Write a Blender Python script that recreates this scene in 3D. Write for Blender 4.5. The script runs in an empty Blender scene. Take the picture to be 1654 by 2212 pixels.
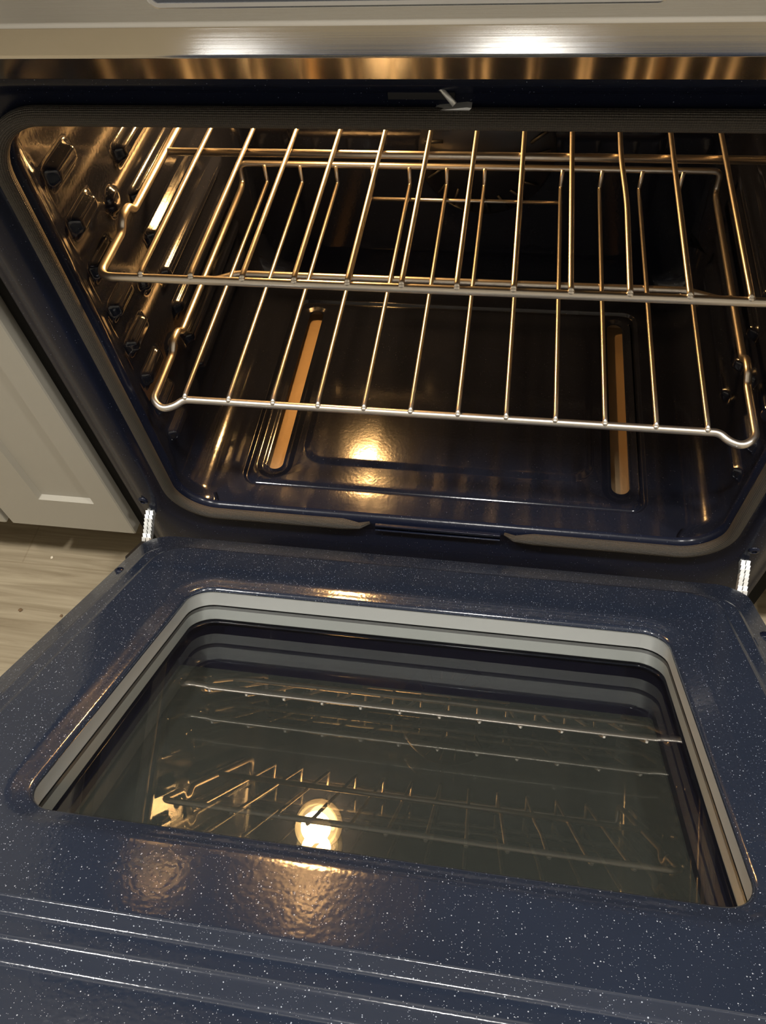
import bpy, bmesh, math, random
from mathutils import Vector, Matrix
random.seed(7)
PI = math.pi
C = bpy.context.scene.collection
sc = bpy.context.scene

# ------------------------------------------------------------------ camera
cam_d = bpy.data.cameras.new('camera')
cam = bpy.data.objects.new('camera', cam_d); C.objects.link(cam)
RX = (0.98740673, 0.14219558, -0.06934233)
RY = (0.0795579, -0.82517184, -0.55925126)      # image down
RZ = (-0.1367424, 0.54669173, -0.82609301)      # forward
M = Matrix.Identity(4)
for i in range(3):
    M[i][0] = RX[i]; M[i][1] = -RY[i]; M[i][2] = -RZ[i]
M[0][3], M[1][3], M[2][3] = 0.05645768, -0.47615814, 0.76567197
cam.matrix_world = M
cam_d.sensor_fit = 'VERTICAL'; cam_d.sensor_height = 36
cam_d.lens = 36 * 1624.075 / 2212
cam_d.clip_start = 0.01
sc.camera = cam

# ------------------------------------------------------------------ world, exposure, room lights
w = bpy.data.worlds.new('world'); sc.world = w; w.use_nodes = True
w.node_tree.nodes['Background'].inputs[0].default_value = (0.9, 0.86, 0.8, 1)
w.node_tree.nodes['Background'].inputs[1].default_value = 0.3
sc.view_settings.view_transform = 'Standard'; sc.view_settings.look = 'None'
sc.view_settings.gamma = 1.0; sc.view_settings.exposure = 0.0
sc.view_settings.use_curve_mapping = False

FLOOR_Z, CEIL_Z = -0.17, 2.27
def area(name, loc, size, power, color, rot=(0, 0, 0), sy=None):
    d = bpy.data.lights.new(name, 'AREA'); d.shape = 'RECTANGLE' if sy else 'SQUARE'
    d.size = size
    if sy: d.size_y = sy
    d.energy = power; d.color = color
    o = bpy.data.objects.new(name, d); o.location = loc; o.rotation_euler = rot; C.objects.link(o); return o
LAMPS = ((0.05, -0.50, 19), (-0.95, -0.62, 24), (1.15, -0.55, 22))
for x_, y_, p_ in LAMPS:
    area('ceiling_lamp_light', (x_, y_, CEIL_Z - 0.035), 0.13, p_, (1.0, 0.965, 0.905))

# ------------------------------------------------------------------ materials
def mat(name):
    m = bpy.data.materials.new(name); m.use_nodes = True
    return m, m.node_tree, m.node_tree.nodes['Principled BSDF']
def simple(name, col, rough=0.5, metal=0.0, spec=0.5, bump=None):
    m, t, b = mat(name)
    b.inputs['Base Color'].default_value = (*col, 1); b.inputs['Roughness'].default_value = rough
    b.inputs['Metallic'].default_value = metal; b.inputs['Specular IOR Level'].default_value = spec
    if bump:
        n = t.nodes.new('ShaderNodeTexNoise'); n.inputs['Scale'].default_value = bump[0]; n.inputs['Detail'].default_value = 3
        tc = t.nodes.new('ShaderNodeTexCoord'); t.links.new(tc.outputs['Object'], n.inputs['Vector'])
        bu = t.nodes.new('ShaderNodeBump'); bu.inputs['Strength'].default_value = bump[1]; bu.inputs['Distance'].default_value = bump[2]
        t.links.new(n.outputs['Fac'], bu.inputs['Height']); t.links.new(bu.outputs['Normal'], b.inputs['Normal'])
    return m
def math_node(t, op, a=None, b=None):
    n = t.nodes.new('ShaderNodeMath'); n.operation = op
    for i, v in enumerate((a, b)):
        if v is None: continue
        if isinstance(v, (int, float)): n.inputs[i].default_value = v
        else: t.links.new(v, n.inputs[i])
    return n.outputs[0]

def enamel(name, base, fleck, scale, thr, rough, peel, spec=0.5):
    """vitreous enamel with light flecks and a faint orange peel"""
    m, t, b = mat(name)
    tc = t.nodes.new('ShaderNodeTexCoord')
    def flecks(sc_, th):
        v = t.nodes.new('ShaderNodeTexVoronoi'); v.feature = 'F1'; v.inputs['Scale'].default_value = sc_
        t.links.new(tc.outputs['Object'], v.inputs['Vector'])
        sep = t.nodes.new('ShaderNodeSeparateColor'); t.links.new(v.outputs['Color'], sep.inputs[0])
        rad = math_node(t, 'MULTIPLY', math_node(t, 'POWER', sep.outputs[0], 3.0), th)
        return math_node(t, 'LESS_THAN', v.outputs['Distance'], rad)
    f = math_node(t, 'MAXIMUM', flecks(scale, thr), flecks(scale * 1.7, thr * 0.8))
    nz = t.nodes.new('ShaderNodeTexNoise'); nz.inputs['Scale'].default_value = 9; nz.inputs['Detail'].default_value = 5
    t.links.new(tc.outputs['Object'], nz.inputs['Vector'])
    r = t.nodes.new('ShaderNodeMix'); r.data_type = 'RGBA'
    r.inputs[6].default_value = (*base, 1); r.inputs[7].default_value = (*[c * 1.5 for c in base], 1)
    t.links.new(nz.outputs['Fac'], r.inputs[0])
    x = t.nodes.new('ShaderNodeMix'); x.data_type = 'RGBA'; x.inputs[7].default_value = (*fleck, 1)
    t.links.new(f, x.inputs[0]); t.links.new(r.outputs[2], x.inputs[6])
    t.links.new(x.outputs[2], b.inputs['Base Color'])
    b.inputs['Roughness'].default_value = rough; b.inputs['Specular IOR Level'].default_value = spec
    n = t.nodes.new('ShaderNodeTexNoise'); n.inputs['Scale'].default_value = 260; n.inputs['Detail'].default_value = 1
    t.links.new(tc.outputs['Object'], n.inputs['Vector'])
    bu = t.nodes.new('ShaderNodeBump'); bu.inputs['Strength'].default_value = peel; bu.inputs['Distance'].default_value = 0.001
    t.links.new(n.outputs['Fac'], bu.inputs['Height']); t.links.new(bu.outputs['Normal'], b.inputs['Normal'])
    return m
NAVY = (0.010, 0.016, 0.042)
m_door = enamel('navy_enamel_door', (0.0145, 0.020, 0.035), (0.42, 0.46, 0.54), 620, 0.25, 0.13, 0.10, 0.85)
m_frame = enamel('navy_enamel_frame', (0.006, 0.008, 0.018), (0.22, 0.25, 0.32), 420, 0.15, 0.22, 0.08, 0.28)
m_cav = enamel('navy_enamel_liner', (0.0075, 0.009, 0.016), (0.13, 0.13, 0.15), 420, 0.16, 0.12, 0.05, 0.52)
m_floor_en = m_cav

def steel(name, col, rough, aniso=0.0, bump=None):
    m, t, b = mat(name)
    b.inputs['Base Color'].default_value = (*col, 1); b.inputs['Metallic'].default_value = 1
    b.inputs['Roughness'].default_value = rough
    if bump:
        tc = t.nodes.new('ShaderNodeTexCoord'); mp = t.nodes.new('ShaderNodeMapping')
        mp.inputs['Scale'].default_value = (3, 900, 900)
        t.links.new(tc.outputs['Object'], mp.inputs['Vector'])
        n = t.nodes.new('ShaderNodeTexNoise'); n.inputs['Scale'].default_value = 1; n.inputs['Detail'].default_value = 2
        t.links.new(mp.outputs[0], n.inputs['Vector'])
        bu = t.nodes.new('ShaderNodeBump'); bu.inputs['Strength'].default_value = bump; bu.inputs['Distance'].default_value = 0.0002
        t.links.new(n.outputs['Fac'], bu.inputs['Height']); t.links.new(bu.outputs['Normal'], b.inputs['Normal'])
    return m
m_steel = steel('brushed_stainless', (0.80, 0.79, 0.76), 0.13, bump=0.06)
m_wire = steel('rack_chrome_wire', (0.84, 0.77, 0.68), 0.34)
m_hinge = simple('zinc_hinge_steel', (0.78, 0.79, 0.77), 0.34, 0.55)
m_silver = simple('silver_bezel', (0.75, 0.75, 0.75), 0.25, 1.0)
m_black = simple('black_void', (0.004, 0.004, 0.005), 0.6)
m_tan = simple('bare_insulation_steel', (0.36, 0.25, 0.14), 0.55, 0.35, bump=(60, 0.3, 0.002))
m_liner = simple('grey_window_liner', (0.33, 0.34, 0.33), 0.42, 0.25)
m_display = simple('display_glass', (0.035, 0.037, 0.042), 0.18, 0.0, 0.5)
m_dark_metal = simple('dark_broil_element', (0.16, 0.14, 0.11), 0.45, 0.4)
m_fan = simple('dark_fan_cover', (0.012, 0.013, 0.018), 0.3)
m_cab = simple('beige_cabinet_paint', (0.41, 0.385, 0.325), 0.38, bump=(40, 0.05, 0.001))
m_cab_dark = simple('cabinet_toe_board', (0.20, 0.18, 0.15), 0.6)
m_wall = simple('wall_paint', (0.74, 0.72, 0.68), 0.8)
m_ceil = simple('ceiling_paint', (0.88, 0.87, 0.85), 0.85)
m_range_side = simple('gap_dark_side_panel', (0.003, 0.003, 0.003), 0.6, 0.0, 0.1)
m_crumb = simple('crumb_brown', (0.16, 0.10, 0.05), 0.9)
m_crumb_pale = simple('crumb_pale', (0.75, 0.66, 0.50), 0.9)
m_knob = simple('knob_dark', (0.10, 0.10, 0.10), 0.3, 0.8)
m_counter = simple('counter_stone', (0.45, 0.43, 0.40), 0.3)

def emis(name, col, s):
    m = bpy.data.materials.new(name); m.use_nodes = True; t = m.node_tree
    t.nodes.remove(t.nodes['Principled BSDF'])
    e = t.nodes.new('ShaderNodeEmission'); e.inputs[0].default_value = (*col, 1); e.inputs[1].default_value = s
    t.links.new(e.outputs[0], t.nodes['Material Output'].inputs[0]); return m
m_bulb = emis('lit_bulb', (1.0, 0.55, 0.20), 680)
m_diff = emis('lit_diffuser', (1.0, 0.93, 0.84), 14)

def pane(name, tint, ior=1.5, extra=0.0, painted_haze=None, rough=0.0):
    """thin window glass: sees through, mirrors by Fresnel"""
    m = bpy.data.materials.new(name); m.use_nodes = True; t = m.node_tree
    t.nodes.remove(t.nodes['Principled BSDF'])
    tr = t.nodes.new('ShaderNodeBsdfTransparent'); tr.inputs[0].default_value = (*tint, 1)
    gl = t.nodes.new('ShaderNodeBsdfGlossy'); gl.inputs['Roughness'].default_value = rough; gl.inputs[0].default_value = (1, 1, 1, 1)
    fr = t.nodes.new('ShaderNodeFresnel'); fr.inputs[0].default_value = ior
    geo = t.nodes.new('ShaderNodeNewGeometry')
    fac = math_node(t, 'MULTIPLY', math_node(t, 'ADD', math_node(t, 'MULTIPLY', fr.outputs[0], 1.9), extra), math_node(t, 'SUBTRACT', 1.0, geo.outputs['Backfacing']))
    mx = t.nodes.new('ShaderNodeMixShader'); t.links.new(fac, mx.inputs[0])
    base = tr.outputs[0]
    if painted_haze:
        df = t.nodes.new('ShaderNodeBsdfDiffuse'); df.inputs[0].default_value = (*painted_haze[0], 1)
        mh = t.nodes.new('ShaderNodeMixShader'); mh.inputs[0].default_value = painted_haze[1]
        t.links.new(tr.outputs[0], mh.inputs[1]); t.links.new(df.outputs[0], mh.inputs[2]); base = mh.outputs[0]
    t.links.new(base, mx.inputs[1]); t.links.new(gl.outputs[0], mx.inputs[2])
    t.links.new(mx.outputs[0], t.nodes['Material Output'].inputs[0]); return m
m_glass = pane('inner_window_glass', (0.95, 0.96, 0.95), 1.52, 0.05, painted_haze=((0.5, 0.5, 0.46), 0.003))
m_midglass = pane('middle_window_glass', (0.96, 0.97, 0.96), 1.42, 0.0)
m_outglass = pane('tinted_outer_glass', (0.30, 0.315, 0.315), 1.15, 0.004, painted_haze=((0.155, 0.16, 0.155), 0.35))  # grey diffuse haze painted in for the floor dimly seen through dark glass
def dome_mat():
    m = bpy.data.materials.new('lit_frosted_lamp_cover'); m.use_nodes = True; t = m.node_tree
    t.nodes.remove(t.nodes['Principled BSDF'])
    tr = t.nodes.new('ShaderNodeBsdfTransparent'); tr.inputs[0].default_value = (0.95, 0.93, 0.88, 1)
    em = t.nodes.new('ShaderNodeEmission'); em.inputs[0].default_value = (1.0, 0.62, 0.22, 1); em.inputs[1].default_value = 9
    mx = t.nodes.new('ShaderNodeMixShader'); mx.inputs[0].default_value = 0.3
    t.links.new(tr.outputs[0], mx.inputs[1]); t.links.new(em.outputs[0], mx.inputs[2])
    t.links.new(mx.outputs[0], t.nodes['Material Output'].inputs[0]); return m
m_dome = dome_mat()

def gasket_mat():
    m, t, b = mat('woven_gasket')
    b.inputs['Base Color'].default_value = (0.085, 0.075, 0.062, 1); b.inputs['Roughness'].default_value = 0.6
    uv = t.nodes.new('ShaderNodeUVMap')
    sp = t.nodes.new('ShaderNodeSeparateXYZ'); t.links.new(uv.outputs[0], sp.inputs[0])
    a = math_node(t, 'SINE', math_node(t, 'MULTIPLY', sp.outputs[1], 2 * PI * 26))
    c = math_node(t, 'SINE', math_node(t, 'MULTIPLY', sp.outputs[0], 2 * PI * 700))
    h = math_node(t, 'ADD', math_node(t, 'MULTIPLY', a, 0.7), math_node(t, 'MULTIPLY', c, 0.3))
    bu = t.nodes.new('ShaderNodeBump'); bu.inputs['Strength'].default_value = 0.7; bu.inputs['Distance'].default_value = 0.0006
    t.links.new(h, bu.inputs['Height']); t.links.new(bu.outputs['Normal'], b.inputs['Normal'])
    r = t.nodes.new('ShaderNodeMapRange'); r.inputs[1].default_value = -1; r.inputs[2].default_value = 1
    r.inputs[3].default_value = 0.0; r.inputs[4].default_value = 1.0; t.links.new(h, r.inputs[0])
    x = t.nodes.new('ShaderNodeMix'); x.data_type = 'RGBA'; x.inputs[6].default_value = (0.028, 0.023, 0.018, 1); x.inputs[7].default_value = (0.085, 0.074, 0.060, 1)
    t.links.new(r.outputs[0], x.inputs[0]); t.links.new(x.outputs[2], b.inputs['Base Color'])
    return m
m_gasket = gasket_mat()

def wood_mat():
    m, t, b = mat('oak_plank_floor')
    tc = t.nodes.new('ShaderNodeTexCoord')
    mp = t.nodes.new('ShaderNodeMapping'); mp.inputs['Scale'].default_value = (2.6, 52, 1)
    mp.inputs['Rotation'].default_value = (0, 0, 0)
    t.links.new(tc.outputs['Object'], mp.inputs['Vector'])
    n = t.nodes.new('ShaderNodeTexNoise'); n.inputs['Scale'].default_value = 1.6; n.inputs['Detail'].default_value = 9; n.inputs['Roughness'].default_value = 0.62; n.inputs['Distortion'].default_value = 0.6
    t.links.new(mp.outputs[0], n.inputs['Vector'])
    cr = t.nodes.new('ShaderNodeValToRGB'); e = cr.color_ramp.elements
    e[0].position = 0.28; e[0].color = (0.20, 0.155, 0.095, 1); e[1].position = 0.72; e[1].color = (0.42, 0.355, 0.245, 1)
    t.links.new(n.outputs['Fac'], cr.inputs[0])
    br = t.nodes.new('ShaderNodeTexBrick'); br.inputs['Scale'].default_value = 1
    br.inputs['Brick Width'].default_value = 1.25; br.inputs['Row Height'].default_value = 0.185; br.inputs['Mortar Size'].default_value = 0.0014
    br.inputs['Color1'].default_value = (1, 1, 1, 1); br.inputs['Color2'].default_value = (0.93, 0.92, 0.9, 1); br.inputs['Mortar'].default_value = (0.85, 0.83, 0.8, 1)
    t.links.new(tc.outputs['Object'], br.inputs['Vector'])
    x = t.nodes.new('ShaderNodeMix'); x.data_type = 'RGBA'; x.blend_type = 'MULTIPLY'; x.inputs[0].default_value = 1
    t.links.new(cr.outputs[0], x.inputs[6]); t.links.new(br.outputs[0], x.inputs[7]); t.links.new(x.outputs[2], b.inputs['Base Color'])
    b.inputs['Roughness'].default_value = 0.6; b.inputs['Specular IOR Level'].default_value = 0.25
    bu = t.nodes.new('ShaderNodeBump'); bu.inputs['Strength'].default_value = 0.15; bu.inputs['Distance'].default_value = 0.001
    t.links.new(n.outputs['Fac'], bu.inputs['Height']); t.links.new(bu.outputs['Normal'], b.inputs['Normal'])
    return m
m_wood = wood_mat()

# ------------------------------------------------------------------ helpers
class MB:
    """collects vertices and faces; build() links them as ONE mesh object"""
    def __init__(s): s.v = []; s.f = []; s.uv = {}
    def add(s, vs, fs):
        o = len(s.v); s.v += [tuple(v) for v in vs]; s.f += [tuple(i + o for i in f) for f in fs]; return o
    def box(s, x0, x1, y0, y1, z0, z1):
        s.add([(x0, y0, z0), (x1, y0, z0), (x1, y1, z0), (x0, y1, z0), (x0, y0, z1), (x1, y0, z1), (x1, y1, z1), (x0, y1, z1)],
              [(0, 3, 2, 1), (4, 5, 6, 7), (0, 1, 5, 4), (1, 2, 6, 5), (2, 3, 7, 6), (3, 0, 4, 7)])
    def rings(s, loops, closed=True, cap0=False, cap1=False):
        n = len(loops[0]); o = len(s.v)
        for l in loops: s.v += [tuple(p) for p in l]
        m = n if closed else n - 1
        for k in range(len(loops) - 1):
            for i in range(m):
                a = o + k * n + i; b = o + k * n + (i + 1) % n
                s.f.append((a, b, b + n, a + n))
        if cap0: s.f.append(tuple(o + i for i in reversed(range(n))))
        if cap1: s.f.append(tuple(o + (len(loops) - 1) * n + i for i in range(n)))
    def tube(s, pts, r, n=10, closed=False, cap=True, sq=1.0):
        pts = [Vector(p) for p in pts]; N = len(pts)
        rr = r if isinstance(r, (list, tuple)) else [r] * N
        tan = []
        for i in range(N):
            a = pts[(i - 1) % N] if (closed or i > 0) else pts[i]
            b = pts[(i + 1) % N] if (closed or i < N - 1) else pts[i]
            tan.append((b - a).normalized())
        up = Vector((0, 0, 1)) if abs(tan[0].z) < 0.9 else Vector((1, 0, 0))
        nr = (up - tan[0] * up.dot(tan[0])).normalized(); L = 0; o = len(s.v); U = []
        for i in range(N):
            nr = (nr - tan[i] * nr.dot(tan[i])).normalized(); bi = tan[i].cross(nr)
            if i: L += (pts[i] - pts[i - 1]).length
            U.append(L)
            for k in range(n):
                a = 2 * PI * k / n
                s.v.append(tuple(pts[i] + (nr * math.cos(a) + bi * math.sin(a) * sq) * rr[i]))
        for i in range(N if closed else N - 1):
            j = (i + 1) % N
            for k in range(n):
                k2 = (k + 1) % n
                s.uv[len(s.f)] = [(U[i], k / n), (U[i], (k + 1) / n), (U[j] if j else L, (k + 1) / n), (U[j] if j else L, k / n)]
                s.f.append((o + i * n + k, o + i * n + k2, o + j * n + k2, o + j * n + k))
        if cap and not closed:
            s.f.append(tuple(o + k for k in reversed(range(n)))); s.f.append(tuple(o + (N - 1) * n + k for k in range(n)))
    def lathe(s, prof, origin, axis='z', n=24, cap=False):
        o = Vector(origin); loops = []
        for r, h in prof:
            l = []
            for k in range(n):
                a = 2 * PI * k / n; c, d = r * math.cos(a), r * math.sin(a)
                p = {'z': (c, d, h), 'y': (c, h, -d), 'x': (h, c, d)}[axis]
                l.append(o + Vector(p))
            loops.append(l)
        s.rings(loops, cap0=cap, cap1=cap)
    def fill(s, loops):
        """planar face between closed loops (first is outer, the rest are holes)"""
        bm = bmesh.new()
        es = []
        for l in loops:
            vs = [bm.verts.new(p) for p in l]
            for i in range(len(vs)): es.append(bm.edges.new((vs[i], vs[(i + 1) % len(vs)])))
        bmesh.ops.triangle_fill(bm, use_beauty=True, use_dissolve=False, edges=es)
        bm.verts.index_update(); bm.verts.ensure_lookup_table()
        s.add([v.co[:] for v in bm.verts], [tuple(v.index for v in f.verts) for f in bm.faces]); bm.free()
    def build(s, name, m, parent=None, smooth=True, bevel=None, wn=False, weld=True, seg=3, bang=25, angle=None):
        me = bpy.data.meshes.new(name); me.from_pydata(s.v, [], s.f)
        if s.uv:
            ul = me.uv_layers.new(name='UVMap')
            for fi, us in s.uv.items():
                p = me.polygons[fi]
                for k, li in enumerate(p.loop_indices): ul.data[li].uv = us[k]
        bm = bmesh.new(); bm.from_mesh(me)
        if weld: bmesh.ops.remove_doubles(bm, verts=bm.verts, dist=1e-6)
        bmesh.ops.recalc_face_normals(bm, faces=bm.faces)
        bm.to_mesh(me); bm.free()
        for p in me.polygons: p.use_smooth = smooth
        if smooth and angle: me.set_sharp_from_angle(angle=math.radians(angle))
        me.materials.append(m)
        o = bpy.data.objects.new(name, me); C.objects.link(o)
        if parent: o.parent = parent
        if bevel:
            b = o.modifiers.new('bevel', 'BEVEL'); b.width = bevel; b.segments = seg; b.limit_method = 'ANGLE'; b.angle_limit = math.radians(bang)
        if wn or bevel:
            k = o.modifiers.new('weighted', 'WEIGHTED_NORMAL'); k.weight = 90; k.mode = 'FACE_AREA'
        return o
def empty(name, loc, label, cat, group=None):
    o = bpy.data.objects.new(name, None); C.objects.link(o); o.location = loc; o.empty_display_size = 0.1
    o['label'] = label; o['category'] = cat
    if group: o['group'] = group
    return o
def structure(o): o['kind'] = 'structure'; return o
def rrect(cx, cy, hx, hy, r, n=6):
    """rounded rectangle as 2-D points, always 4*(n+1) of them, counter-clockwise"""
    out = []
    for sx, sy, a0 in ((1, 1, 0), (-1, 1, PI / 2), (-1, -1, PI), (1, -1, 1.5 * PI)):
        for k in range(n + 1):
            a = a0 + PI / 2 * k / n
            out.append((cx + sx * (hx - r) + r * math.cos(a), cy + sy * (hy - r) + r * math.sin(a)))
    return out
def box_loop(x0, x1, y0, y1, r, n=6): return rrect((x0 + x1) / 2, (y0 + y1) / 2, (x1 - x0) / 2, (y1 - y0) / 2, r, n)
def round_path(pts, rad, closed=False, n=6):
    """polyline with rounded corners"""
    pts = [Vector(p) for p in pts]; N = len(pts); out = []
    for i in range(N):
        if not closed and i in (0, N - 1): out.append(pts[i]); continue
        p, a, b = pts[i], pts[(i - 1) % N], pts[(i + 1) % N]
        r = rad[i] if isinstance(rad, (list, tuple)) else rad
        d1, d2 = (a - p), (b - p); r = min(r, d1.length * 0.49, d2.length * 0.49)
        if r < 1e-5: out.append(p); continue
        s_, e_ = p + d1.normalized() * r, p + d2.normalized() * r
        for k in range(n + 1):
            t = k / n; out.append(s_ * (1 - t) ** 2 + p * 2 * t * (1 - t) + e_ * t ** 2)
    return out
def ss(a, b, x):
    t = min(1, max(0, (x - a) / (b - a))); return t * t * (3 - 2 * t)

# ------------------------------------------------------------------ the room
def slab(name, m, *b):
    q = MB(); q.box(*b); return structure(q.build(name, m, smooth=False))
slab('floor', m_wood, -2.2, 2.2, -3.0, 0.72, FLOOR_Z - 0.05, FLOOR_Z)
slab('ceiling', m_ceil, -2.2, 2.2, -3.0, 0.72, CEIL_Z, CEIL_Z + 0.05)
slab('wall_back', m_wall, -2.2, 2.2, 0.64, 0.72, FLOOR_Z, CEIL_Z)
slab('wall_front', m_wall, -2.2, 2.2, -3.08, -3.0, FLOOR_Z, CEIL_Z)
slab('wall_left', m_wall, -2.28, -2.2, -3.0, 0.72, FLOOR_Z, CEIL_Z)
slab('wall_right', m_wall, 2.2, 2.28, -3.0, 0.72, FLOOR_Z, CEIL_Z)

# ------------------------------------------------------------------ cabinets beside the range
def cabinet(x0, x1, label, stile_l, stile_r, open_side):
    e = empty('base_cabinet', ((x0 + x1) / 2, 0.3, FLOOR_Z), label, 'cabinet', 'base cabinets beside the range')
    ox, oy, oz = e.location
    def B(name, m, bxs, **k):
        q = MB()
        for b in bxs: q.box(b[0] - ox, b[1] - ox, b[2] - oy, b[3] - oy, b[4] - oz, b[5] - oz)
        return q.build(name, m, e, smooth=False, **k)
    B('body', m_cab, [(x0, x1, 0.020, 0.62, -0.058, 0.70)])
    B('toe_board', m_cab_dark, [(x0 + 0.002, x1 - 0.002, 0.085, 0.60, FLOOR_Z + 0.0005, -0.0585)])
    # shaker door: frame rings around a recessed panel
    q = MB(); zt = 0.66
    dx0, dx1, dz0, dz1 = x0 + 0.002, x1 - 0.002, -0.055, zt
    def L(a, b, c, d, y): return [(px - ox, y - oy, pz - oz) for px, pz in box_loop(a, b, c, d, 0.0006, 1)]
    q.rings([L(dx0, dx1, dz0, dz1, 0.0195), L(dx0, dx1, dz0, dz1, 0.0015), L(dx0 + .0015, dx1 - .0015, dz0 + .0015, dz1 - .0015, 0.0),
             L(dx0 + stile_l, dx1 - stile_r, dz0 + 0.066, dz1 - 0.06, 0.0),
             L(dx0 + stile_l + .004, dx1 - stile_r - .004, dz0 + 0.070, dz1 - 0.064, 0.006)], cap1=True, cap0=True)
    d = q.build('door', m_cab, e, smooth=False)
    return e
cl = cabinet(-0.583, -0.401, 'narrow beige shaker base cabinet touching the left side of the oven range', 0.070, 0.032, 'r')
cabinet(-1.20, -0.588, 'wide beige shaker base cabinet, left neighbour of the narrow cabinet', 0.065, 0.065, 'r')
cabinet(0.401, 0.95, 'beige base cabinet showing only a sliver right of the open oven door', 0.065, 0.065, 'l')
for nm, x0, x1, lab in (('countertop', -1.20, -0.400, 'grey stone countertop over the two beige cabinets left of the range'),
                        ('countertop', 0.400, 0.95, 'grey stone countertop over the beige cabinet right of the range')):
    q = MB(); q.box(x0, x1, -0.025, 0.638, 0.7005, 0.735); o = q.build(nm, m_counter, smooth=False, bevel=0.003)
    o['label'] = lab; o['category'] = 'countertop'; o['group'] = 'countertops beside the range'

# ------------------------------------------------------------------ the range
CW, CR = 0.309, 0.042          # half width and corner radius of the oven mouth
ZB, ZT = 0.027, 0.503          # oven floor, upper lip of the mouth
WX = 0.318                     # half width between the side walls
YB = 0.430                     # back wall
rg = empty('oven_range', (0, 0.3, FLOOR_Z), 'stainless steel oven range with navy enamel cavity and open door', 'oven')
OFF = Vector(rg.location)
def rel(o, parent=None):
    """place a part built in world coordinates under the range"""
    o.parent = parent or rg
    if parent is None: o.matrix_parent_inverse = Matrix.Translation(-OFF)
    return o
# outer body shell; near-black sides widened to darken the gap beside the cabinets
q = MB()
xo = 0.378
q.box(-0.3975, -0.345, 0.012, 0.62, -0.150, 0.735); q.box(0.345, 0.3975, 0.012, 0.62, -0.150, 0.735)
q.box(-0.345, 0.345, 0.50, 0.62, -0.150, 0.735)
rel(q.build('body', m_range_side, smooth=False))
for sx in (-0.33, 0.33):
    for y in (0.06, 0.56):
        q = MB(); q.lathe([(0.001, 0), (0.018, 0), (0.018, 0.008), (0.010, 0.010), (0.010, 0.022)], (sx, y, FLOOR_Z), n=14); rel(q.build('levelling_foot', m_black))
q = MB(); q.box(-0.370, 0.370, 0.014, 0.05, -0.150, -0.108)
rel(q.build('storage_drawer', m_steel, smooth=False, bevel=0.003))
# cooktop
q = MB(); q.box(-0.379, 0.379, 0.02, 0.625, 0.7355, 0.750)
rel(q.build('cooktop', simple('cooktop_black_glass', (0.01, 0.01, 0.012), 0.08), smooth=False, bevel=0.002))

# front frame: rings from the mouth outward
def XZ(loop, y): return [(a, y, b) for a, b in loop]
q = MB()
def mouth(off, r=None): return rrect(0, (ZB + ZT) / 2, CW + off, (ZT - ZB) / 2 + off, (CR + off) if r is None else r, 10)
def outer(ins, r): return box_loop(-xo + ins, xo - ins, -0.105 + ins, 0.560 - ins * 0.2, r, 10)
lp = [XZ(mouth(0), 0.010)]
for k in range(1, 7):
    a = PI / 2 * k / 6; lp.append(XZ(mouth(0.010 * (1 - math.cos(a))), 0.010 * (1 - math.sin(a))))
def mixl(a, b, t): return [(p[0] * (1 - t) + s_[0] * t, p[1] * (1 - t) + s_[1] * t) for p, s_ in zip(a, b)]
m0, m1 = mouth(0.0185), outer(0.005, 0.012)
for t, y in ((0, 0.0), (0.08, -0.0020), (0.18, -0.0058), (0.28, -0.0078), (0.38, -0.0082), (0.52, -0.0080), (0.62, -0.0070), (0.74, -0.0040), (0.86, -0.0010), (0.95, 0.0005)):
    lp.append(XZ(mixl(m0, m1, t), y))
lp.append(XZ(outer(0.002, 0.012), 0.0005)); lp.append(XZ(outer(0.0, 0.012), 0.003)); lp.append(XZ(outer(0.0, 0.012), 0.013))
q.rings(lp)
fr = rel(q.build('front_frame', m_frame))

# --- cavity liner: side walls and ceiling as one displaced sheet
RIBS = [0.2055 + 0.0467 * k for k in range(-2, 6)]
def rib_h(y, z):
    """height of the pressed rack guides on the side walls"""
    h = 0
    for i, zt in enumerate(RIBS):
        u = zt - z                                   # below the ledge
        prof = ss(-0.0015, 0.0025, u) * (1 - ss(0.012, 0.021, u))
        seg = ss(0.150, 0.162, y) * (1 - ss(0.378, 0.392, y))
        seg = max(seg, ss(0.040, 0.048, y) * (1 - ss(0.082, 0.092, y)))
        h = max(h, prof * seg)
    h = h * 0.0095
    # round dimples between the front stubs and the long guides
    for zt in RIBS[1::2]:
        d = math.hypot(y - 0.121, z - (zt + 0.014)); h = max(h, 0.006 * (1 - ss(0.007, 0.015, d)))
    # shallow vertical press line near the mouth
    h += 0.0022 * ss(0.020, 0.024, y) * (1 - ss(0.030, 0.034, y)) * ss(0.06, 0.08, z) * (1 - ss(0.44, 0.46, z))
    return h
FX = 0.276                                         # half width of the separate floor panel
def section(hw, zb, zt, r):
    """open outline from the floor panel's right edge up, over and down to its left edge"""
    P = [(FX, zb)]
    def arc(cx, cz, a0, a1, n=9):
        return [(cx + r * math.cos(a0 + (a1 - a0) * k / n), cz + r * math.sin(a0 + (a1 - a0) * k / n)) for k in range(n + 1)]
    P += arc(hw - r, zb + r, -PI / 2, 0)
    z0, z1 = zb + r, zt - r; n = 176
    P += [(hw, z0 + (z1 - z0) * k / n) for k in range(1, n)]
    P += arc(hw - r, zt - r, 0, PI / 2)
    for k in range(1, 60): P.append((hw - r - (hw - r) * k / 60, zt))
    P.append((0, zt))
    Q = [(-x, z) for x, z in reversed(P[:-1])]
    return P + Q
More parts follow.
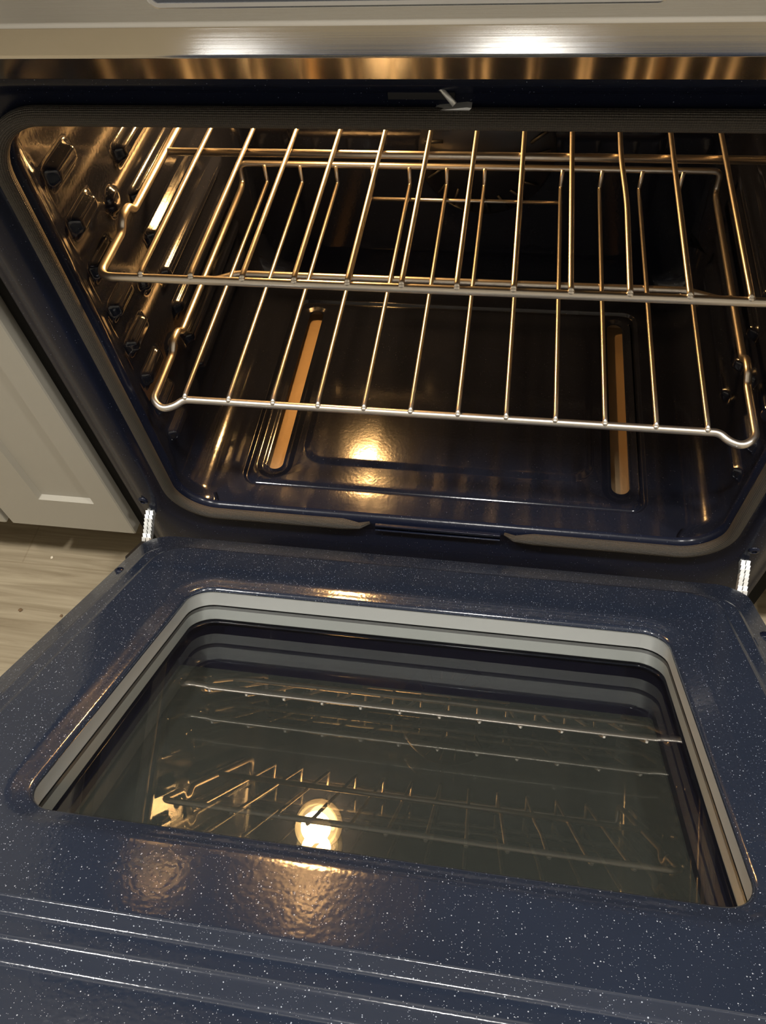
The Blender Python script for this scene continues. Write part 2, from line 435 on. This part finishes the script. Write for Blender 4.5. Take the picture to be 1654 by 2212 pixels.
def liner():
    q = MB(); loops = []; ys = [0.010 + 0.0028 * k for k in range(int((YB - 0.035) / 0.0028))]
    zt_in = 0.512
    for y in ys:
        t = ss(0.010, 0.030, y)
        hw = CW + (WX - CW) * t; zt = ZT + (zt_in - ZT) * t
        l = []
        for x, z in section(hw, ZB, zt, 0.040):
            if abs(x) > hw - 0.001: x -= math.copysign(rib_h(y, z), x)
            if z > zt - 0.0005: z -= 0.0019 * (1 - math.cos(2 * PI * (x + 0.015) / 0.078)) * ss(0.05, 0.08, y) * (1 - ss(hw - 0.060, hw - 0.042, abs(x)))  # unseen ceiling waves, added to split the lamp's reflection into several blobs
            l.append((x, y, z))
        loops.append(l)
    # round over into the back wall
    y0 = ys[-1]; R_ = YB - y0
    base = section(WX, ZB, zt_in, 0.040)
    for k in range(1, 9):
        a = PI / 2 * k / 8; ins = R_ * 0.9 * (1 - math.cos(a))
        l = []
        for x, z in base:
            l.append((x * (WX - ins) / WX if abs(x) > FX else x * (WX - ins) / WX, y0 + R_ * math.sin(a), z + (ins if z < 0.2 else -ins) * (0 if 0.1 < z < 0.4 else 1)))
        loops.append(l)
    q.rings(loops, closed=False)
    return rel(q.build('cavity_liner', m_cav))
liner()
# back wall with pressed panel outline
q = MB()
bz0, bz1 = ZB, 0.50
A = XZ(box_loop(-0.30, 0.30, 0.028, 0.500, 0.03), YB); Bq = XZ(box_loop(-0.235, 0.235, 0.075, 0.46, 0.03), YB)
q.fill([A, Bq])
q.rings([Bq, XZ(box_loop(-0.231, 0.231, 0.079, 0.456, 0.028), YB - 0.0035), XZ(box_loop(-0.222, 0.222, 0.088, 0.447, 0.024), YB - 0.0040)])
q.fill([XZ(box_loop(-0.222, 0.222, 0.088, 0.447, 0.024), YB - 0.0040)])
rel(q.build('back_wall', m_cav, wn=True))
# oven floor panel with pressed outline, plateau and two slots
def floor_panel():
    q = MB()
    def XY(l, z): return [(a, b, z) for a, b in l]
    R0 = (-0.250, 0.241, 0.038, 0.380, 0.020)
    def rl(o, z, R_=R0): return XY(box_loop(R_[0] + o, R_[1] - o, R_[2] + o, R_[3] - o, max(R_[4] - o, 0.004), 8), z)
    q.fill([XY([(FX, 0.010), (FX, YB), (-FX, YB), (-FX, 0.010)], ZB), rl(0, ZB)])
    z1 = ZB - 0.0030
    q.rings([rl(0, ZB), rl(0.0010, ZB - 0.0006), rl(0.0028, ZB - 0.0042), rl(0.0046, ZB - 0.0052), rl(0.0064, ZB - 0.0042), rl(0.009, z1)])
    chL = (-0.238, -0.190, 0.056, 0.376 - 0.012, 0.0235); chR = (0.188, 0.234, 0.056, 0.364, 0.0225)
    pl = (-0.183, 0.181, 0.078, 0.340, 0.030)
    def off(R_, o): return (R_[0] + o, R_[1] - o, R_[2] + o, R_[3] - o, R_[4] - o)
    def bl(R_, z): return XY(box_loop(*R_, 8), z)
    chL = (-0.2375, -0.1895, 0.052, 0.3700, 0.0235); chR = (0.1885, 0.2330, 0.052, 0.3700, 0.0222)
    q.fill([rl(0.009, z1), bl(chL, z1), bl(chR, z1), bl(pl, z1)])
    q.rings([bl(pl, z1), bl(off(pl, 0.003), z1 + 0.0006), bl(off(pl, 0.009), z1 + 0.0022), bl(off(pl, 0.012), z1 + 0.0024)])
    q.fill([bl(off(pl, 0.012), z1 + 0.0024)])
    for ch, cx, hw in ((chL, -0.2140, 0.0100), (chR, 0.2110, 0.0105)):
        q.rings([bl(ch, z1), bl(off(ch, 0.002), z1 - 0.0006), bl(off(ch, 0.007), z1 - 0.0030), bl(off(ch, 0.009), z1 - 0.0032)])
        sl = (cx - hw, cx + hw, 0.069, 0.362, hw - 0.0003)
        q.fill([bl(off(ch, 0.009), z1 - 0.0032), bl(sl, z1 - 0.0032)])
        q.rings([bl(sl, z1 - 0.0032), bl(sl, z1 - 0.0048)])
    return rel(q.build('oven_floor', m_floor_en, wn=True))
floor_panel()
for cx in (-0.214, 0.211):
    q = MB(); a, b, c, d = cx - 0.016, cx + 0.019, 0.050, 0.372
    zt_, zb_ = ZB - 0.0080, ZB - 0.0215
    q.rings([[(x, y, z) for x, y in box_loop(a, b, c, d, 0.006, 3)] for z in (zt_, zb_)], cap1=True)
    rel(q.build('pan_below_slot', m_tan, angle=30))

# gasket: woven rope round the mouth with a gap at bottom centre
def gasket():
    cz0, cz1, hx, r = 0.0215, 0.5090, 0.3165, 0.049
    P = [Vector((0.078, -0.001, cz0 + 0.001)), Vector((0.090, -0.006, cz0)), Vector((0.112, -0.0050, cz0))]
    def arc(cx, cz, a0, a1): return [Vector((cx + r * math.cos(a0 + (a1 - a0) * k / 12), -0.0050, cz + r * math.sin(a0 + (a1 - a0) * k / 12))) for k in range(13)]
    P += [Vector((0.2, -0.0050, cz0))] + arc(hx - r, cz0 + r, -PI / 2, 0) + arc(hx - r, cz1 - r, 0, PI / 2)
    P += arc(-hx + r, cz1 - r, PI / 2, PI) + arc(-hx + r, cz0 + r, PI, 1.5 * PI) + [Vector((-0.2, -0.0050, cz0))]
    P += [Vector((-0.112, -0.0050, cz0)), Vector((-0.092, -0.006, cz0)), Vector((-0.080, -0.001, cz0 + 0.001))]
    # resample
    out = [P[0]]
    for a, b in zip(P, P[1:]):
        n = max(1, int((b - a).length / 0.01))
        for k in range(1, n + 1): out.append(a.lerp(b, k / n))
    N = len(out); rr = []
    for i in range(N):
        e = min(i, N - 1 - i); rr.append(0.0066 * (0.25 + 0.75 * min(1, e / 3.0) ** 0.7))
    q = MB(); q.tube(out, rr, n=20)
    return rel(q.build('gasket', m_gasket))
gasket()
# retaining strip in the gasket gap
q = MB(); q.box(-0.074, 0.074, -0.0035, 0.001, 0.0120, 0.0205)
q.box(-0.074, 0.074, -0.0060, -0.0035, 0.0120, 0.0145)
rel(q.build('gasket_strip', m_frame, smooth=False, bevel=0.0008))

# fan cover on the back wall
q = MB(); fc = Vector((0.020, YB - 0.004, 0.235)); 
q.lathe([(0.085, 0.0), (0.085, -0.006), (0.081, -0.009), (0.060, -0.011), (0.052, -0.014), (0.020, -0.0145), (0.0005, -0.0145)], fc, 'y', 40)
fanc = rel(q.build('fan_cover', m_fan, angle=40))
q = MB()
for k in range(20):
    a = 2 * PI * k / 20; ca, sa = math.cos(a), math.sin(a); cb, sb = math.cos(a + 0.10), math.sin(a + 0.10)
    y = fc.y - 0.0125
    p = [fc + Vector((ca * 0.056, 0, sa * 0.056)), fc + Vector((cb * 0.078, 0, sb * 0.078))]
    p = [Vector((v.x, fc.y - 0.0122, v.z)) for v in p]
    q.tube(p, 0.0022, 6)
o = q.build('vent_slots', m_silver.copy(), fanc); o.data.materials[0] = m_black
# small bracket bar near the top of the back wall (catches room light)
q = MB(); q.box(-0.050, 0.006, YB - 0.012, YB - 0.004, 0.262 + 0.02, 0.266 + 0.02)
rel(q.build('fan_cover_bracket', m_hinge, smooth=False))

# oven lamp on the back wall, upper left
lc = Vector((-0.1805, YB, 0.4400))
q = MB(); q.lathe([(0.040, 0.0), (0.040, -0.005), (0.036, -0.009), (0.031, -0.010)], lc, 'y', 28)
lamp = rel(q.build('lamp_socket', m_hinge, angle=40))
q = MB(); q.lathe([(0.033, -0.008), (0.035, -0.024), (0.033, -0.040), (0.026, -0.051), (0.014, -0.057), (0.0005, -0.058)], lc, 'y', 28)
q.build('lamp_cover', m_dome, lamp)
q = MB(); q.lathe([(0.008, -0.008), (0.014, -0.014), (0.022, -0.022), (0.025, -0.031), (0.022, -0.042), (0.012, -0.050), (0.0004, -0.052)], lc, 'y', 20)
bulb = q.build('bulb', m_bulb, lamp)

# broil element under the cavity ceiling
q = MB(); zb = 0.490
pts = [(-0.20, 0.405, zb), (-0.20, 0.06, zb), (-0.10, 0.06, zb), (-0.10, 0.33, zb), (-0.0, 0.33, zb), (0.0, 0.06, zb), (0.10, 0.06, zb), (0.10, 0.33, zb), (0.2, 0.33, zb), (0.2, 0.06, zb), (0.245, 0.06, zb), (0.245, 0.405, zb)]
q.tube(round_path(pts, 0.03), 0.0035, 8)
rel(q.build('broil_element', m_dark_metal))

# screws on the frame
for x, z in ((-0.3565, 0.040), (0.3455, 0.041)):
    q = MB(); q.lathe([(0.0062, 0.0), (0.0062, -0.0012), (0.0050, -0.0026), (0.0028, -0.0032), (0.0024, -0.0018), (0.0002, -0.0018)], (x, -0.0070, z), 'y', 18)
    rel(q.build('screw', m_frame, angle=50))

# door latch
q = MB(); q.box(-0.026, 0.016, -0.0012, 0.004, 0.519, 0.5285)
latch = rel(q.build('latch_slot', m_black, smooth=False))
q = MB(); q.tube([(0.002, 0.001, 0.5275), (0.008, -0.003, 0.5262), (0.0165, -0.007, 0.5190)], [0.0012, 0.0014, 0.0018], 8); q.build('latch_lever', m_hinge, latch)
q = MB(); xs = [(0.0040, 0.5140), (0.0065, 0.5128), (0.0250, 0.5148), (0.0270, 0.5168), (0.0240, 0.5172), (0.0060, 0.5152)]
q.rings([[(a, y, b) for a, b in xs] for y in (-0.0068, 0.0)], cap0=True, cap1=True)
q.build('latch_tongue', m_hinge, latch, smooth=False)

# control panel: stainless profile along x
ta = math.radians(26)
prof = [(0.020, 0.5640), (-0.037, 0.5640), (-0.040, 0.5500), (-0.065, 0.5740), (-0.065, 0.5903), (-0.065 + 0.135 * math.sin(ta), 0.5903 + 0.135 * math.cos(ta)), (0.06, 0.7345), (0.06, 0.5640)]
q = MB(); xe = 0.381
q.rings([[(x, y, z) for y, z in prof] for x in (-xe, xe)], cap0=True, cap1=True)
cp = rel(q.build('control_panel', m_steel, smooth=True, bevel=0.0016, seg=4))
av = Vector((0, math.sin(ta), math.cos(ta))); an = Vector((0, -math.cos(ta), math.sin(ta))); a0 = Vector((0, -0.065, 0.5903))
def onA(loop, h): return [Vector((x, 0, 0)) + a0 + av * s_ + an * h for x, s_ in loop]
q = MB(); B0 = (-0.1400, 0.1250, 0.0068, 0.098, 0.008)
def bo(o): return box_loop(B0[0] + o, B0[1] - o, B0[2] + o, B0[3] - o, B0[4] - o, 8)
q.rings([onA(bo(0), -0.001), onA(bo(0), 0.0012), onA(bo(0.0006), 0.0018), onA(bo(0.0024), 0.0018), onA(bo(0.003), 0.0008)])
q.build('display_bezel', m_silver, cp, angle=40)
q = MB(); q.fill([onA(bo(0.0026), 0.0012)]); q.rings([onA(bo(0.0026), 0.0012), onA(bo(0.0026), -0.001)])
q.build('display_glass', m_display, cp, smooth=False)
for kx in (-0.225, -0.300, 0.225, 0.300):
    q = MB(); loops = []
    for r, h in ((0.024, 0.0), (0.024, 0.004), (0.020, 0.006), (0.0185, 0.026), (0.016, 0.029), (0.0005, 0.029)):
        loops.append([a0 + av * 0.062 + an * h + Vector((kx, 0, 0)) + Vector((1, 0, 0)) * (r * math.cos(2 * PI * k / 28)) + av * (r * math.sin(2 * PI * k / 28)) for k in range(28)])
    q.rings(loops); q.build('knob', m_knob, cp, angle=40)

# ------------------------------------------------------------------ oven door (local: x, -t along the door, n up)
TH = math.radians(33.3)
door_origin = Vector((0, 0, 0.0307))
Mdoor = Matrix.Translation(door_origin) @ Matrix.Rotation(-TH, 4, 'X')
def D(x, t, n): return (x, -t, n)
def dl(x0, x1, t0, t1, r, n, seg=8): return [D(a, b, n) for a, b in box_loop(x0, x1, t0, t1, r, seg)]
W0 = (-0.2190, 0.2230, 0.1903, 0.4780, 0.022)        # window opening
def wl(o, n): return dl(W0[0] - o, W0[1] + o, W0[2] - o, W0[3] + o, W0[4] + o, n)
q = MB()
q.rings([wl(0.0016, -0.0085), wl(0.0000, -0.0077), wl(0.0000, -0.0062), wl(0.0010, -0.0044), wl(0.0032, -0.0032), wl(0.0070, -0.0026), wl(0.0110, -0.0014),
         wl(0.0140, -0.0004), wl(0.0175, 0.0), wl(0.021, 0.0)])
# ring: half width, near edge, far edge, height at the sides, height at the far end
prof4 = [(0.279, 0.119, 0.5405, 0.0, 0.0), (0.2815, 0.117, 0.5430, 0.0, 0.0), (0.2850, 0.112, 0.5470, -0.0030, -0.0080), (0.2990, 0.106, 0.5605, -0.0050, -0.0084),
         (0.3030, 0.101, 0.5665, -0.0085, -0.0190), (0.3270, 0.0560, 0.640, -0.0180, -0.0195), (0.3282, 0.0545, 0.643, -0.052, -0.052)]
def ring4(p):
    out = []
    for a, b in box_loop(-p[0], p[0], p[1], p[2], 0.030, 8):
        w_ = ss(p[2] - 0.030, p[2] - 0.004, b); out.append(D(a, b, p[3] * (1 - w_) + p[4] * w_))
    return out
def round5(pts, rad, n=5):
    out = [pts[0]]
    for i in range(1, len(pts) - 1):
        p, a, b = pts[i], pts[i - 1], pts[i + 1]
        d1 = math.hypot(a[2] - p[2], a[4] - p[4]); d2 = math.hypot(b[2] - p[2], b[4] - p[4]); r = min(rad[i], d1 * .49, d2 * .49)
        s_ = [p[k] + (a[k] - p[k]) * r / d1 for k in range(5)]; e_ = [p[k] + (b[k] - p[k]) * r / d2 for k in range(5)]
        for m in range(n + 1):
            t = m / n; out.append([s_[k] * (1 - t) ** 2 + p[k] * 2 * t * (1 - t) + e_[k] * t * t for k in range(5)])
    out.append(pts[-1]); return out
prof4 = round5(prof4, [0, 0.0022, 0.0022, 0.0024, 0.0024, 0.0030, 0])
q.rings([wl(0.021, 0.0)] + [ring4(p) for p in prof4])
door = q.build('oven_door', m_door, wn=True)
door.parent = rg; door.matrix_parent_inverse = Matrix.Translation(-OFF); door.matrix_basis = Mdoor
# outer shell of the door with its own window
q = MB()
AP = (-0.2215, 0.2130, 0.2345, 0.500, 0.004)        # clear area of the outer glass
q.rings([dl(-0.3295, 0.3295, 0.052, 0.646, 0.006, -0.0525), dl(-0.3305, 0.3305, 0.051, 0.647, 0.006, -0.0540), dl(-0.3305, 0.3305, 0.051, 0.647, 0.006, -0.0690),
         dl(*AP, -0.0690)])
q.rings([dl(-0.3295, 0.3295, 0.052, 0.646, 0.006, -0.0525), dl(-0.310, 0.310, 0.08, 0.60, 0.03, -0.0527)])
q.build('door_shell', m_steel, door, smooth=False)
q = MB()      # navy inner mask seen through the inner glass
q.rings([dl(*AP, -0.0560), dl(-0.300, 0.300, 0.14, 0.56, 0.02, -0.0560)])
q.rings([dl(*AP, -0.0560), dl(*AP, -0.0565), dl(*AP, -0.0685)])
q.build('window_mask', simple('navy_mask', (0.012, 0.011, 0.028), 0.35), door, smooth=False)
def glass_box(name, m, z0, z1, R_):
    q = MB(); q.box(R_[0], R_[1], -R_[3], -R_[2], z0, z1); q.build(name, m, door, smooth=False)
glass_box('outer_glass', m_outglass, -0.0682, -0.0650, (AP[0] - .004, AP[1] + .004, AP[2] - .004, AP[3] + .004))
GR = (-0.250, 0.254, 0.162, 0.508)
glass_box('inner_glass', m_glass, -0.0272, -0.0240, GR)
glass_box('middle_glass', m_midglass, -0.0500, -0.0476, GR)
q = MB()
q.rings([wl(0.0016, -0.0070), wl(0.0016, -0.0232)]); q.rings([wl(0.0016, -0.0232), wl(0.010, -0.0237)])
q.build('window_liner', m_liner, door, angle=30)
q = MB()
q.rings([wl(0.0015, -0.0280), wl(0.0015, -0.0390)])
q.build('glass_spacer', m_liner, door, angle=30)
# hinge arms
for hx in (-0.354, 0.343):
    hsh = (0.028 if hx < 0 else -0.022)
    q = MB()
    cl_ = [(0.010, 0.014), (-0.010, 0.018), (-0.026, 0.024), (-0.042, 0.033), (-0.058, 0.043), (-0.072, 0.050), (-0.084, 0.054)]
    wd = [0.006, 0.007, 0.0072, 0.007, 0.0062, 0.006, 0.005]
    up, dn = [], []
    # serrated upper edge
    for i in range(len(cl_) - 1):
        for s_ in range(4):
            t = s_ / 4; y = cl_[i][0] * (1 - t) + cl_[i + 1][0] * t; z = cl_[i][1] * (1 - t) + cl_[i + 1][1] * t
            dy, dz = cl_[i + 1][0] - cl_[i][0], cl_[i + 1][1] - cl_[i][1]; L_ = math.hypot(dy, dz)
            wv = wd[i] * (1 - t) + wd[i + 1] * t
            tooth = (0.0028 if s_ % 2 else -0.0010) if 1 <= i <= 4 else 0
            up.append((y - dz / L_ * -(wv * 0.5 + tooth), z + dy / L_ * -(wv * 0.5 + tooth)))
            dn.append((y - dz / L_ * (wv * 0.5), z + dy / L_ * (wv * 0.5)))
    n = len(up)
    sx = lambda y: hsh * ss(0.0, 0.084, -y)
    for xa, xb in ((hx - 0.0046, hx - 0.0006), (hx + 0.0006, hx + 0.0046)):
        lo = [[(xa + sx(y), y, z) for y, z in up], [(xa + sx(y), y, z) for y, z in dn], [(xb + sx(y), y, z) for y, z in dn], [(xb + sx(y), y, z) for y, z in up]]
        for a in range(4): q.rings([lo[a], lo[(a + 1) % 4]], closed=False)
    for y_, z_ in ((-0.034, 0.0285), (-0.066, 0.047)):
        q.tube([(hx + sx(y_) - 0.0048, y_, z_), (hx + sx(y_) + 0.0048, y_, z_)], 0.0028, 12)
    rel(q.build('hinge_arm', m_hinge, angle=35))
    q = MB(); q.box(hx - 0.007, hx + 0.007, -0.0040, 0.003, 0.002, 0.028)
    rel(q.build('hinge_slot', m_black, smooth=False))
    q = MB(); sgn = 1 if hx > 0 else -1
    hd = hx + hsh
    q.box(hd - 0.0065, hd + 0.0065, -0.112, -0.066, -0.0250, -0.0205)
    q.build('hinge_slot', m_black, door, smooth=False)
for x, t in ((-0.316, 0.156), (0.317, 0.162), (-0.315, 0.365), (0.317, 0.365)):
    q = MB(); q.lathe([(0.0050, 0.0), (0.0050, 0.0012), (0.0040, 0.0024), (0.0022, 0.0028), (0.0019, 0.0014), (0.0002, 0.0014)], D(x, t, -0.0140), 'z', 18)
    q.build('screw', m_frame, door, angle=50)

# ------------------------------------------------------------------ racks
SP = 0.0465; X0 = -0.2623
def rack(label, yf, ym, yr, z, dx, dip):
    e = empty('oven_rack', (dx, 0.2, z), label, 'oven rack', 'wire oven racks')
    RR, RW = 0.0038, 0.0024
    o = Vector((dx, 0.2, z))
    zz = 0.0                          # axis height of the frame rod, relative
    def P(x, y, h=0): return Vector((x, y - 0.2, h))
    x0, x1 = X0, X0 + 11 * SP
    sl, sr = -0.3035, 0.2995
    if dip: sl, sr = -0.2965, 0.2925
    bump = 0.010
    def side(x, s_):
        yk = yf + 0.064
        return [P(x, yk, 0), P(x - s_ * 0.001, yk + 0.008, bump), P(x - s_ * 0.001, yk + 0.026, bump), P(x, yk + 0.034, 0), P(x, yr - 0.012, 0), P(x, yr, 0.004)]
    q = MB()
    if dip:
        pl_ = [P(sl + 0.001, yr, 0.0275)] + list(reversed(side(sl, -1))) + [P(sl, yf - 0.004, 0), P(sl + 0.012, yf - 0.012, -0.003), P(sl + 0.024, yf - 0.008, -0.002), P(sl + 0.032, yf, 0)]
        pr_ = [P(sr - 0.032, yf, 0), P(sr - 0.024, yf - 0.008, -0.002), P(sr - 0.012, yf - 0.012, -0.003), P(sr, yf - 0.004, 0)] + side(sr, 1) + [P(sr - 0.001, yr, 0.0275)]
        path = pl_ + pr_
        path = round_path(path, 0.0095, closed=True)
    else:
        pl_ = [P(sl + 0.001, yr, 0.0275)] + list(reversed(side(sl, -1))) + [P(sl, yf, 0)]
        pr_ = [P(sr, yf, 0)] + side(sr, 1) + [P(sr - 0.001, yr, 0.0275)]
        path = round_path(pl_ + pr_, [0.008] + [0.006] * 6 + [0.014, 0.014] + [0.006] * 6 + [0.008], closed=True)
    q.tube(path, RR, 12, closed=True)
    q.build('frame_rod', m_wire, e)
    # middle support rod, ends cranked down to the sides
    q = MB()
    if dip: pm = [P(sl + 0.002, ym - 0.012, 0.0), P(sl + 0.014, ym - 0.012, -0.001), P(x0 + 0.004, ym, -0.0005), P(x1 - 0.004, ym, -0.0005), P(sr - 0.014, ym - 0.012, -0.001), P(sr - 0.002, ym - 0.012, 0)]
    else: pm = [P(sl + 0.001, ym, -0.001), P(sr - 0.001, ym, -0.001)]
    q.tube(round_path(pm, 0.006), RR, 12); q.build('support_rod', m_wire, e)
    if dip:
        q = MB(); q.tube([P(X0 + 3 * SP - 0.003, yr - 0.027, -0.0005), P(X0 + 8 * SP + 0.003, yr - 0.027, -0.0005)], 0.0022, 10)
        q.build('short_rod', m_wire, e)
    h = RR + RW * 0.5
    for i in range(12):
        x = X0 + i * SP; jx = random.uniform(-0.0004, 0.0004)
        q = MB()
        bow = 0.0015 if (i == 9 and not dip) else 0
        pts = [P(x, yf - 0.001, h - 0.001), P(x + jx, yf + 0.006, h), P(x + jx + bow, yf + 0.12, h), P(x + jx - bow, ym - 0.01, h), P(x, yr - 0.0035, h), P(x, yr - 0.0035, 0.0275 + RR * 0.2)]
        q.tube(round_path(pts, [0, 0.003, 0.02, 0.02, 0.004, 0]), RW, 10)
        # weld bead at the front rod
        q.lathe([(0.0002, -0.0030), (0.0026, -0.0022), (0.0031, 0.0), (0.0024, 0.0018), (0.0002, 0.0024)], P(x, yf, RR * 0.6 + 0.0008), 'z', 10)
        q.build('wire', m_wire, e)
    return e
rack('upper chrome wire oven rack, pulled slightly forward, with square front corners', 0.0289, 0.2287, 0.4076, 0.349 - 0.003, 0.0, False)
rack('lower chrome wire oven rack with looped front corners, beneath the other rack', 0.0128, 0.2126, 0.3915, 0.209 - 0.003, 0.0039, True)

# ------------------------------------------------------------------ ceiling lamps and crumbs
for (x, y, _p), lab in zip(LAMPS, ('recessed round ceiling lamp above the open oven', 'recessed round ceiling lamp towards the left wall', 'recessed round ceiling lamp towards the right wall')):
    e = empty('ceiling_lamp', (x, y, CEIL_Z), lab, 'lamp', 'recessed ceiling lamps')
    q = MB(); q.lathe([(0.11, 0.0), (0.11, -0.02), (0.10, -0.028), (0.09, -0.028)], (0, 0, 0), n=32); q.build('rim', m_hinge, e, angle=40)
    q = MB(); q.lathe([(0.091, -0.022), (0.0005, -0.023)], (0, 0, 0), n=32); q.build('diffuser', m_diff, e, angle=40)
def crumb(x, y, r, m, lab, z=FLOOR_Z):
    bm = bmesh.new(); bmesh.ops.create_icosphere(bm, subdivisions=2, radius=r)
    for v in bm.verts: v.co *= random.uniform(0.75, 1.2); v.co.z *= 0.5
    me = bpy.data.meshes.new('crumb'); bm.to_mesh(me); bm.free(); me.materials.append(m)
    o = bpy.data.objects.new('crumb', me); C.objects.link(o); o.location = (x, y, z + r * 0.42)
    o['label'] = lab; o['category'] = 'crumb'; o['group'] = 'crumbs on the wood floor'
crumb(-0.594, -0.076, 0.0030, m_crumb, 'dark brown crumb on the wood floor near the left picture edge')
crumb(-0.530, -0.078, 0.0022, m_crumb, 'tiny brown crumb on the wood floor beside the oven door edge')
crumb(-0.582, 0.013, 0.0022, m_crumb_pale, 'pale crumb on the wood floor in front of the narrow cabinet')
